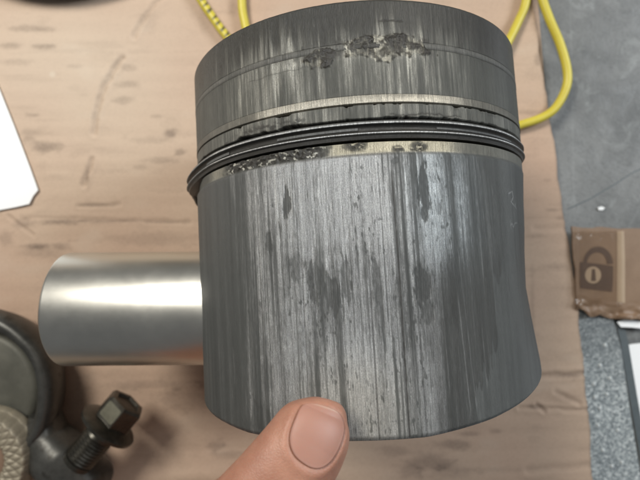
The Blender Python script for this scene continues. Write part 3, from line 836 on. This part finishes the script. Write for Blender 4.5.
# narrow dark strip painting the shadow gap along the slab
def dark_strip():
    L = [(609, 300), (619, 340), (628, 395), (637, 445), (650, 520), (662, 700)]
    V = []
    for x, y in L: V += [px(x + 1.2, y, -4.6), px(x + 9, y, -4.6), px(x + 9, y, -5.9), px(x + 1.2, y, -5.9)]
    F = [tuple(f) for f in grid_faces(len(L), 4, True)] + [(0, 1, 2, 3), tuple(range(len(V) - 4, len(V)))]
    me = mesh('shadow_gap_strip', V, F, None, 30); fix_normals(me)
    link('shadow_gap_strip', me, M['gap_grey'], label='narrow dark strip standing in for the shadow gap between the speckled strip and the white paper', cat='strip')
dark_strip()

# ---------------------------------------------------------------- brown packaging with padlock print, taped down
def packaging():
    root = empty('packaging_flap', (*px(605, 275, 0)[:2], -5.9), 'brown taped packaging with a dark padlock print beside the cardboard edge', 'packaging')
    nx, ny = 70, 60
    u = np.linspace(0, 1, nx); v = np.linspace(0, 1, ny)
    Uu, Vv = np.meshgrid(u, v)
    left = 572 + 5 * Vv + 1.5 * (vnoise(Vv * 100, Vv * 0, 14, 1, 401) - .5)
    X = left + (760 - left) * Uu ** 1.4
    ytop = 227 + 3.0 * (vnoise(X, X * 0, 9, 1, 402) - .5) + .03 * (X - 575)
    ybot = 313 + 9 * (vnoise(X, X * 0, 9, 1, 403) - .5) + .12 * (X - 575)
    Y = ytop + (ybot - ytop) * Vv
    Z = -.6 + 1.6 * (fbm(X, Y, 26, 16, 405) - .5) * smooth(0.72, 1, Vv) + 3.2 * smooth(.78, 1, Vv) * (fbm(X, Y, 9, 7, 407, 3) - .5) * 2
    Z += 1.1 * smooth(579, 572, X) + .8
    d = (H - Z) / 490
    top = np.stack([(X - 320) * d, (240 - Y) * d, Z], -1)
    bot = top.copy(); bot[..., 2] -= 1.2
    n = nx * ny
    F1 = grid_faces(ny, nx)[:, ::-1]; F2 = grid_faces(ny, nx) + n
    idx = np.concatenate([np.arange(nx), (np.arange(1, ny) * nx + nx - 1), (ny - 1) * nx + np.arange(nx - 2, -1, -1), np.arange(ny - 2, 0, -1) * nx])
    e = np.stack([idx, np.roll(idx, -1), np.roll(idx, -1) + n, idx + n], -1)
    me = mesh('flap', np.vstack([top.reshape(-1, 3), bot.reshape(-1, 3)]), np.vstack([F1, F2, e]), root, 50)
    fix_normals(me)
    link('flap', me, M['brown'], root)
    def zat(x, y):
        i = np.argmin((X - x) ** 2 + (Y - y) ** 2); return Z.ravel()[i]
    def decal(name, outline, mat, lift, label=None, hole=None):
        # flat print: polygon filled as a strip fan, following the flap
        pts = [px(x, y, zat(x, y) + lift) for x, y in outline]
        if hole:
            h = [px(x, y, zat(x, y) + lift) for x, y in hole]; m = len(pts)
            F = [(i, (i + 1) % m, m + (i + 1) % m, m + i) for i in range(m)]
            me = mesh(name, pts + h, F, root, 30)
        else:
            c = np.mean(pts, 0); m = len(pts)
            me = mesh(name, pts + [c], [(i, (i + 1) % m, m) for i in range(m)], root, 30)
        for p in me.polygons:
            if p.normal.z < 0: p.flip()
        link(name, me, mat, root, label)
    decal('pale_strip', [(617, 231), (624, 231), (625, 260), (625, 303), (617, 302), (617, 260)], M['pale'], .12)
    # padlock: shackle arch, body, round escutcheon with keyhole
    ang = np.radians(np.linspace(0, 360, 40, endpoint=False))
    def arc(cx, cy, rx, ry, a0, a1, k=22):
        a = np.radians(np.linspace(a0, a1, k)); return [(cx + rx * math.cos(t), cy - ry * math.sin(t)) for t in a]
    o_ = arc(598, 264, 15, 17.5, 180, 0); i_ = arc(597, 264, 10, 11.5, 0, 180)
    pts = o_ + i_
    P3 = [px(x, y, zat(x, y) + .16) for x, y in pts]; m = len(o_)
    me = mesh('padlock_shackle_print', P3, [(i, i + 1, 2 * m - 2 - i, 2 * m - 1 - i) for i in range(m - 1)], root, 30)
    for p in me.polygons:
        if p.normal.z < 0: p.flip()
    link('padlock_shackle_print', me, M['ink'], root)
    sq = [(580, 262), (600, 264), (613, 266), (613, 280), (612, 292), (596, 290), (580, 288), (580, 275)]
    decal('padlock_body_print', sq, M['ink'], .20)
    decal('padlock_ring_print', [(593 + 8 * math.cos(t), 275 + 8.5 * math.sin(t)) for t in ang], M['pale'], .27)
    decal('padlock_keyhole_print', [(592, 269), (595, 269), (595.5, 274), (596, 281), (591, 281), (591.5, 274)], M['ink'], .34)
    # clear tape, crinkled
    nx2, ny2 = 60, 50
    xs = np.linspace(574, 622, nx2); ys = np.linspace(231, 306, ny2); XX, YY = np.meshgrid(xs, ys)
    ZZ = np.array([[zat(x, y) for x in xs] for y in ys]) + .7 + .25 * (fbm(XX, YY, 9, 12, 409) - .5) + .45 * np.exp(-((XX - 579) ** 2 + (YY - 240) ** 2) / 3.5) + .45 * np.exp(-((XX - 590) ** 2 + (YY - 237) ** 2) / 3.5) + .5 * np.exp(-((XX - 598) / 1.2) ** 2) * smooth(258, 250, YY)
    d = (H - ZZ) / 490
    me = mesh('clear_tape', np.stack([(XX - 320) * d, (240 - YY) * d, ZZ], -1).reshape(-1, 3), grid_faces(ny2, nx2)[:, ::-1], root, None)
    link('clear_tape', me, M['tape'], root)
packaging()

# ---------------------------------------------------------------- dark round lid at the top left
lid = empty('round_lid', (*px(60, -178, 0)[:2], 0), 'dark round lid whose edge just shows at the top left of the cardboard', 'lid')
lathe('disc', px(60, -178, 0), (0, 0, 1), [(0, 83), (1, 84.4), (4, 85), (8, 84.6), (9, 83.5), (9, 78), (7, 76), (7, 1)], 128, lid, M['lid'], 40)

# ---------------------------------------------------------------- cast iron part with bolt, lower left
housing = empty('iron_casting', (*px(-38, 398, 20)[:2], 0), 'dark cast iron engine part with a rounded rim at the lower left', 'engine part')
hc = px(-38, 398, 24); hc[2] = 0
k = (H - 24) / 490
lathe('rim', hc, (0, 0, 1), [(0, 31), (6, 35), (14, 37.5), (20, 37.8), (23.5, 36.6), (24.6, 34.8), (24.2, 32.6), (21, 30.6), (16, 29.0), (13, 28.2), (13, 25.8), (0, 25.8)],
      180, housing, M['iron'], 60, shape=lambda t, h: 1 + .010 * np.sin(3 * t + 1) + .005 * np.sin(7 * t), closed=True)
lathe('web', hc, (0, 0, 1), [(2, 27.5), (12, 27.4), (14.5, 26), (15.2, 24), (14.6, 2)], 120, housing, M['iron_face'], 60)
# lug that carries the bolt: a tapering bulged arm
def lug():
    C = [px(45, 412, 14), px(47, 434, 14), px(58, 454, 15), px(73, 470, 15), px(88, 483, 14), px(102, 493, 11)]
    W = [5, 7.5, 11, 11.5, 10.5, 8]; Hh = [8, 10, 12, 12, 12, 9]
    C = np.array(C); n = 36; V = []
    ts = np.linspace(0, len(C) - 1, 40)
    Ci = np.stack([np.interp(ts, range(len(C)), C[:, i]) for i in range(3)], -1)
    for _ in range(3): Ci[1:-1] = (Ci[:-2] + 2 * Ci[1:-1] + Ci[2:]) / 4
    w = np.interp(ts, range(len(C)), W); h = np.interp(ts, range(len(C)), Hh)
    e = np.sqrt(np.clip(1 - ((ts - ts[-1]) / .9 + 1).clip(0) ** 2.4, .02, 1)); w *= e; h *= e
    T = np.gradient(Ci, axis=0); T /= np.linalg.norm(T, axis=1)[:, None]
    u = np.cross(T, [0, 0, 1.]); u /= np.linalg.norm(u, axis=1)[:, None]
    a = np.arange(n) / n * 2 * math.pi
    ca = np.sign(np.cos(a)) * np.abs(np.cos(a)) ** .75; sa = np.sign(np.sin(a)) * np.abs(np.sin(a)) ** .75
    V = Ci[:, None] + ca[None, :, None] * w[:, None, None] * u[:, None] + sa[None, :, None] * h[:, None, None] * np.array([0, 0, 1.])
    F = [tuple(f) for f in grid_faces(40, n, True)] + [tuple(range(n)), tuple(range(39 * n, 40 * n))]
    me = mesh('bolt_lug', V.reshape(-1, 3), F, housing, 60); fix_normals(me)
    link('bolt_lug', me, M['iron'], housing)
lug()
bolt = empty('flange_bolt', (*px(84, 446, 20)[:2], 20), 'oily dark bolt with a flanged hex head, screwed into the iron casting', 'bolt')
ax = np.array([0.60, 0.72, -0.10]); ax /= np.linalg.norm(ax)
b0 = px(86, 452, 24)
lathe('shank', b0 - ax * 6, ax, [(0, 6.2), (2, 6.4)] + [(2 + i * .75, 6.6 if i % 2 else 6.0) for i in range(18)] + [(16, 6.3)], 40, bolt, M['bolt'], 30)
fb = b0 + ax * 12.5
lathe('flange', fb, ax, [(-.2, 6), (0, 11.6), (.5, 12.6), (1.8, 12.8), (2.6, 12.0), (4.4, 8.5), (4.6, 7)], 72, bolt, M['bolt'], 40)
hexs = lambda t, h: (math.cos(math.pi / 6) / np.cos((t + .30) % (math.pi / 3) - math.pi / 6))
lathe('hex_head', fb + ax * 4.0, ax, [(0, 8.8), (8.8, 8.8), (9.9, 8.0), (10.1, 6.0), (9.0, 5.2), (8.8, 1)], 96, bolt, M['bolt'], 25, shape=hexs)
# the flat turned up and left is paler: thin pad on that flat
def pad():
    a_, u, v = frame_of(ax); best = None
    base = fb + ax * 4.0
    for q in range(6):
        t = -.30 + math.pi / 6 + q * math.pi / 3
        nrm = math.cos(t) * u + math.sin(t) * v
        if best is None or nrm[2] + .25 * -nrm[0] > best[0]: best = (nrm[2] + .25 * -nrm[0], t, nrm)
    nrm = best[2]; tang = np.cross(a_, nrm); ap = 8.8 * math.cos(math.pi / 6) + .03
    V = []
    for h, w in ((1.6, 3.2), (2.2, 3.7), (7.8, 3.7), (8.4, 3.2)):
        for sgn in (-1, 1): V.append(base + a_ * h + nrm * ap + tang * sgn * w)
    me = mesh('pale_flat', V, [(0, 1, 3, 2), (2, 3, 5, 4), (4, 5, 7, 6)], bolt, None)
    me2 = me; fix_normals(me2)
    link('pale_flat', me2, M['bolt_face'], bolt)
pad()

# knurled knob standing in the casting
knob = empty('knurled_knob', (*px(-18, 462, 24)[:2], 17), 'beige knurled knob standing inside the rim of the iron casting', 'knob')
kc = px(-18, 460, 25); kc[2] = 17.5
k2 = (H - 27) / 490
def knurl():
    # annular top face covered with real diamond bumps
    r0, r1 = 24 * k2, 50 * k2
    nr, nt = 90, 900
    rr = np.linspace(r0, r1, nr); tt = np.linspace(0, 2 * math.pi, nt, endpoint=False)
    Tt, Rr = np.meshgrid(tt, rr)
    p = (Rr - r0) / 3.3
    a = Tt * 28 / 1.0
    bump = np.abs(np.sin(a / 2 + p * 1.9)) * np.abs(np.sin(a / 2 - p * 1.9))
    z = 9.5 + .55 * bump ** .7 - 5.5 * smooth(r1 - 3.0, r1, Rr) ** 2 - 1.2 * smooth(r0 + 1.5, r0, Rr)
    top = np.stack([kc[0] + Rr * np.cos(Tt), kc[1] + Rr * np.sin(Tt), kc[2] + z], -1)
    low = top[-1].copy(); low[:, 2] = kc[2]
    V = np.vstack([top.reshape(-1, 3), low])
    F = np.vstack([grid_faces(nr + 1, nt, True)])
    me = mesh('knurled_ring', V, F, knob, None); fix_normals(me)
    link('knurled_ring', me, M['knurl'], knob)
    lathe('centre', kc, (0, 0, 1), [(0, r0 + .5), (7.5, r0 + .5), (8.2, r0 - 1), (8.4, 1)], 64, knob, M['knobcentre'], 30)
knurl()

# ---------------------------------------------------------------- the hand
hand = empty('hand', (-60, -120, 0), 'left hand from below pressing its thumb on the lower edge of the piston skirt', 'hand')
# thumb: centre line and half sizes, lofted in its own frame so the nail bed can be shaped
TC = np.array([(0.9, -35.8, 121.0), (0.1, -38.6, 122.2), (-2.9, -44.5, 124.2), (-7.2, -50.5, 125.4), (-12.4, -57.0, 125.6), (-19.0, -64.5, 124.5), (-27, -74, 121), (-36, -86, 116)])
TW = np.array([0.0, 6.0, 8.7, 9.6, 10.2, 10.6, 10.2, 11.5])
TH_ = np.array([0.0, 4.8, 6.6, 7.4, 8.0, 8.6, 9.0, 10.5])
def thumb_frame(tt):
    ks = np.arange(len(TC))
    def cr(arr, t):
        t = np.clip(t, 0, len(arr) - 1.0001); i = np.floor(t).astype(int); f = (t - i)[..., None] if arr.ndim > 1 else t - i
        p1 = arr[i]; p2 = arr[i + 1]; p0 = arr[np.maximum(i - 1, 0)]; p3 = arr[np.minimum(i + 2, len(arr) - 1)]
        return .5 * (2 * p1 + (p2 - p0) * f + (2 * p0 - 5 * p1 + 4 * p2 - p3) * f * f + (3 * p1 - 3 * p2 + p3 - p0) * f ** 3)
    return cr, cr(TC, tt)
def tipf(t):
    D = np.interp(t, [0, 1, 2.1], [0, 2.9, 10.2])
    return np.sqrt(np.clip(1 - (1 - D / 10.2) ** 2.15, 0, 1))
def thumb_surface(tt, ph, lift=0.0):
    """tt along (0 tip), ph round (0 = nail side)"""
    cr, C = thumb_frame(tt)
    _, C2 = thumb_frame(tt + .05); _, C1 = thumb_frame(np.maximum(tt - .05, 0))
    T = C2 - C1; T /= np.linalg.norm(T, axis=-1)[..., None]
    up = np.array([0.12, 0.08, 1.0]); up = up / np.linalg.norm(up)
    side = np.cross(T, up); side /= np.linalg.norm(side, axis=-1)[..., None]
    upv = np.cross(side, T)
    tip = tipf(tt)
    w = np.interp(tt, [0, 1.9, 3, 4, 5, 6, 7], [9.1, 9.1, 9.9, 10.5, 10.7, 10.2, 11.5]) * tip
    h = np.interp(tt, [0, 1.9, 3, 4, 5, 6, 7], [6.6, 6.7, 7.4, 8.0, 8.6, 9.0, 10.5]) * tip
    c, s = np.cos(ph), np.sin(ph)
    q = .93
    x = np.sign(s) * np.abs(s) ** q * w; y = np.sign(c) * np.abs(c) ** q * h
    # flatter nail side
    y = np.where(y > 0, y * .94, y)
    # nail bed coordinates: lateral mm and along param
    al = (tt - 1.55) / 0.82 ; la = x / 5.5
    d = (np.abs(al) ** 2.6 + np.abs(la) ** 2.6) ** (1 / 2.6)
    on = (y > 0)
    fold = np.where(on, .34 * np.exp(-((d - 1.20) / .13) ** 2) * smooth(-1.1, -.4, al) - .42 * smooth(1.12, .96, d), 0)
    wr = np.where(on, -.22 * (np.exp(-((tt - 4.55) / .05) ** 2) + np.exp(-((tt - 4.8) / .05) ** 2) + np.exp(-((tt - 5.05) / .06) ** 2)), 0)
    y = y + fold + wr + lift
    return C + x[..., None] * side + y[..., None] * upv, d, al, on
def capsule(bm_list, a, b, ra, rb, n=24):
    a = np.array(a, float); b = np.array(b, float)
    ax_, u, v = frame_of(b - a); L = np.linalg.norm(b - a)
    prof = [(-ra * math.cos(t), ra * math.sin(t)) for t in np.linspace(.05, math.pi / 2, 8)]
    prof += [(L + rb * math.sin(t), rb * math.cos(t)) for t in np.linspace(0, math.pi / 2 - .05, 8)]
    t = np.arange(n) / n * 2 * math.pi
    V = np.array([a + h * ax_ + r * (np.cos(t)[:, None] * u + np.sin(t)[:, None] * v) for h, r in prof]).reshape(-1, 3)
    F = [tuple(f) for f in grid_faces(len(prof), n, True)] + [tuple(range(n))[::-1], tuple(range((len(prof) - 1) * n, len(prof) * n))]
    bm_list.append((V, F))
def build_hand():
    parts = []
    tt = np.concatenate([np.linspace(0.004, .4, 16) , np.linspace(.43, 7, 190)]); ph = np.linspace(-math.pi, math.pi, 160, endpoint=False)
    Tt, Ph = np.meshgrid(tt, ph, indexing='ij')
    V, d, al, on = thumb_surface(Tt, Ph)
    F = [tuple(f) for f in grid_faces(len(tt), len(ph), True)] + [tuple(range(160)), tuple(range((len(tt) - 1) * 160, len(tt) * 160))]
    parts.append((V.reshape(-1, 3), F))
    c = lambda a, b, ra, rb: capsule(parts, a, b, ra, rb)
    # thumb metacarpal, palm, wrist, forearm
    c((-35, -85, 116), (-56, -112, 98), 11, 14); c((-56, -112, 98), (-72, -136, 80), 14, 17)
    c((-46, -108, 80), (-72, -138, 72), 13, 15)
    for (k1, k2_, r1, r2) in [((-38, -108, 74), (-80, -145, 66), 11, 13), ((-40, -112, 56), (-82, -146, 56), 11, 13), ((-42, -114, 38), (-84, -147, 44), 10.5, 12), ((-46, -116, 22), (-86, -148, 34), 9.5, 12)]:
        c(k1, k2_, r1, r2)
    c((-80, -145, 66), (-96, -170, 58), 17, 19); c((-84, -147, 46), (-98, -172, 48), 16, 19)
    c((-97, -171, 53), (-150, -260, 52), 22, 27)
    # index finger goes up inside the skirt behind the thumb
    c((-38, -106, 76), (-22, -82, 86), 10.5, 9.2); c((-22, -82, 86), (-9, -62, 95), 9.2, 8.2); c((-9, -62, 95), (-1, -46, 101.3), 8.0, 6.9)
    # the other three fold into the palm below the frame
    for z, r in ((56, 9.6), (38, 9.2), (22, 8.2)):
        c((-40, -111, z), (-8, -107, z - 1), r + .8, r); c((-8, -107, z - 1), (-6, -128, z - 2), r, r - .8); c((-6, -128, z - 2), (-24, -134, z - 1), r - .8, r - 1.6)
    VV = []; FF = []; k = 0
    for V_, F_ in parts:
        VV.append(V_); FF += [tuple(int(i) + k for i in f) for f in F_]; k += len(V_)
    me = mesh('palm_and_fingers', np.vstack(VV), FF, hand, None)
    o = bpy.data.objects.new('tmp_hand', me); COL.objects.link(o)
    fix_normals(me)
    md = o.modifiers.new('r', 'REMESH'); md.mode = 'VOXEL'; md.voxel_size = .00045; md.use_smooth_shade = True
    sm = o.modifiers.new('s', 'SMOOTH'); sm.factor = .5; sm.iterations = 3
    dg = bpy.context.evaluated_depsgraph_get()
    me2 = bpy.data.meshes.new_from_object(o.evaluated_get(dg))
    bpy.data.objects.remove(o)
    me2.name = 'palm_and_fingers'
    shade(me2)
    me2.materials.clear()
    link('palm_and_fingers', me2, M['skin'], hand)
    # nail plate of the thumb
    na, nb = 60, 50
    aa = np.linspace(-1, 1, na); bb = np.linspace(-1, 1, nb)
    Aa, Bb = np.meshgrid(aa, bb, indexing='ij')
    # square to superellipse
    e = 2.6
    m_ = np.maximum(np.abs(Aa), np.abs(Bb)) + 1e-9; nrm = (np.abs(Aa) ** e + np.abs(Bb) ** e) ** (1 / e) + 1e-9
    al = Aa * m_ / nrm * 1.01; la = Bb * m_ / nrm * 1.01
    tt2 = 1.55 + 0.82 * al
    # invert x -> ph at that tt
    tip = tipf(tt2)
    w = np.interp(tt2, [0, 1.9, 3, 4, 5, 6, 7], [9.1, 9.1, 9.9, 10.5, 10.7, 10.2, 11.5]) * tip
    x = la * 5.5
    sn = np.clip(np.abs(x) / w, 0, .999) ** (1 / .93); ph2 = np.arcsin(sn) * np.sign(x)
    V, d, al2, on = thumb_surface(tt2, ph2, .36)
    rim_d = m_
    me = mesh('nail', V.reshape(-1, 3), grid_faces(na, nb), hand, None)
    fix_normals(me)
    free = smooth(-.86, -.94, al) * .8
    fold = smooth(.93, 1.0, rim_d) * smooth(-.7, -.2, al + 0 * rim_d) * .5 + smooth(.95, 1.0, rim_d) * .3
    lun = 0 * free
    color_attr(me, 'wear', np.stack([free, fold, lun], -1).reshape(-1, 3))
    so = me.copy(); 
    ob = link('nail', me, M['nail'], hand)
    md = ob.modifiers.new('thickness', 'SOLIDIFY'); md.thickness = .0004; md.offset = 0
build_hand()
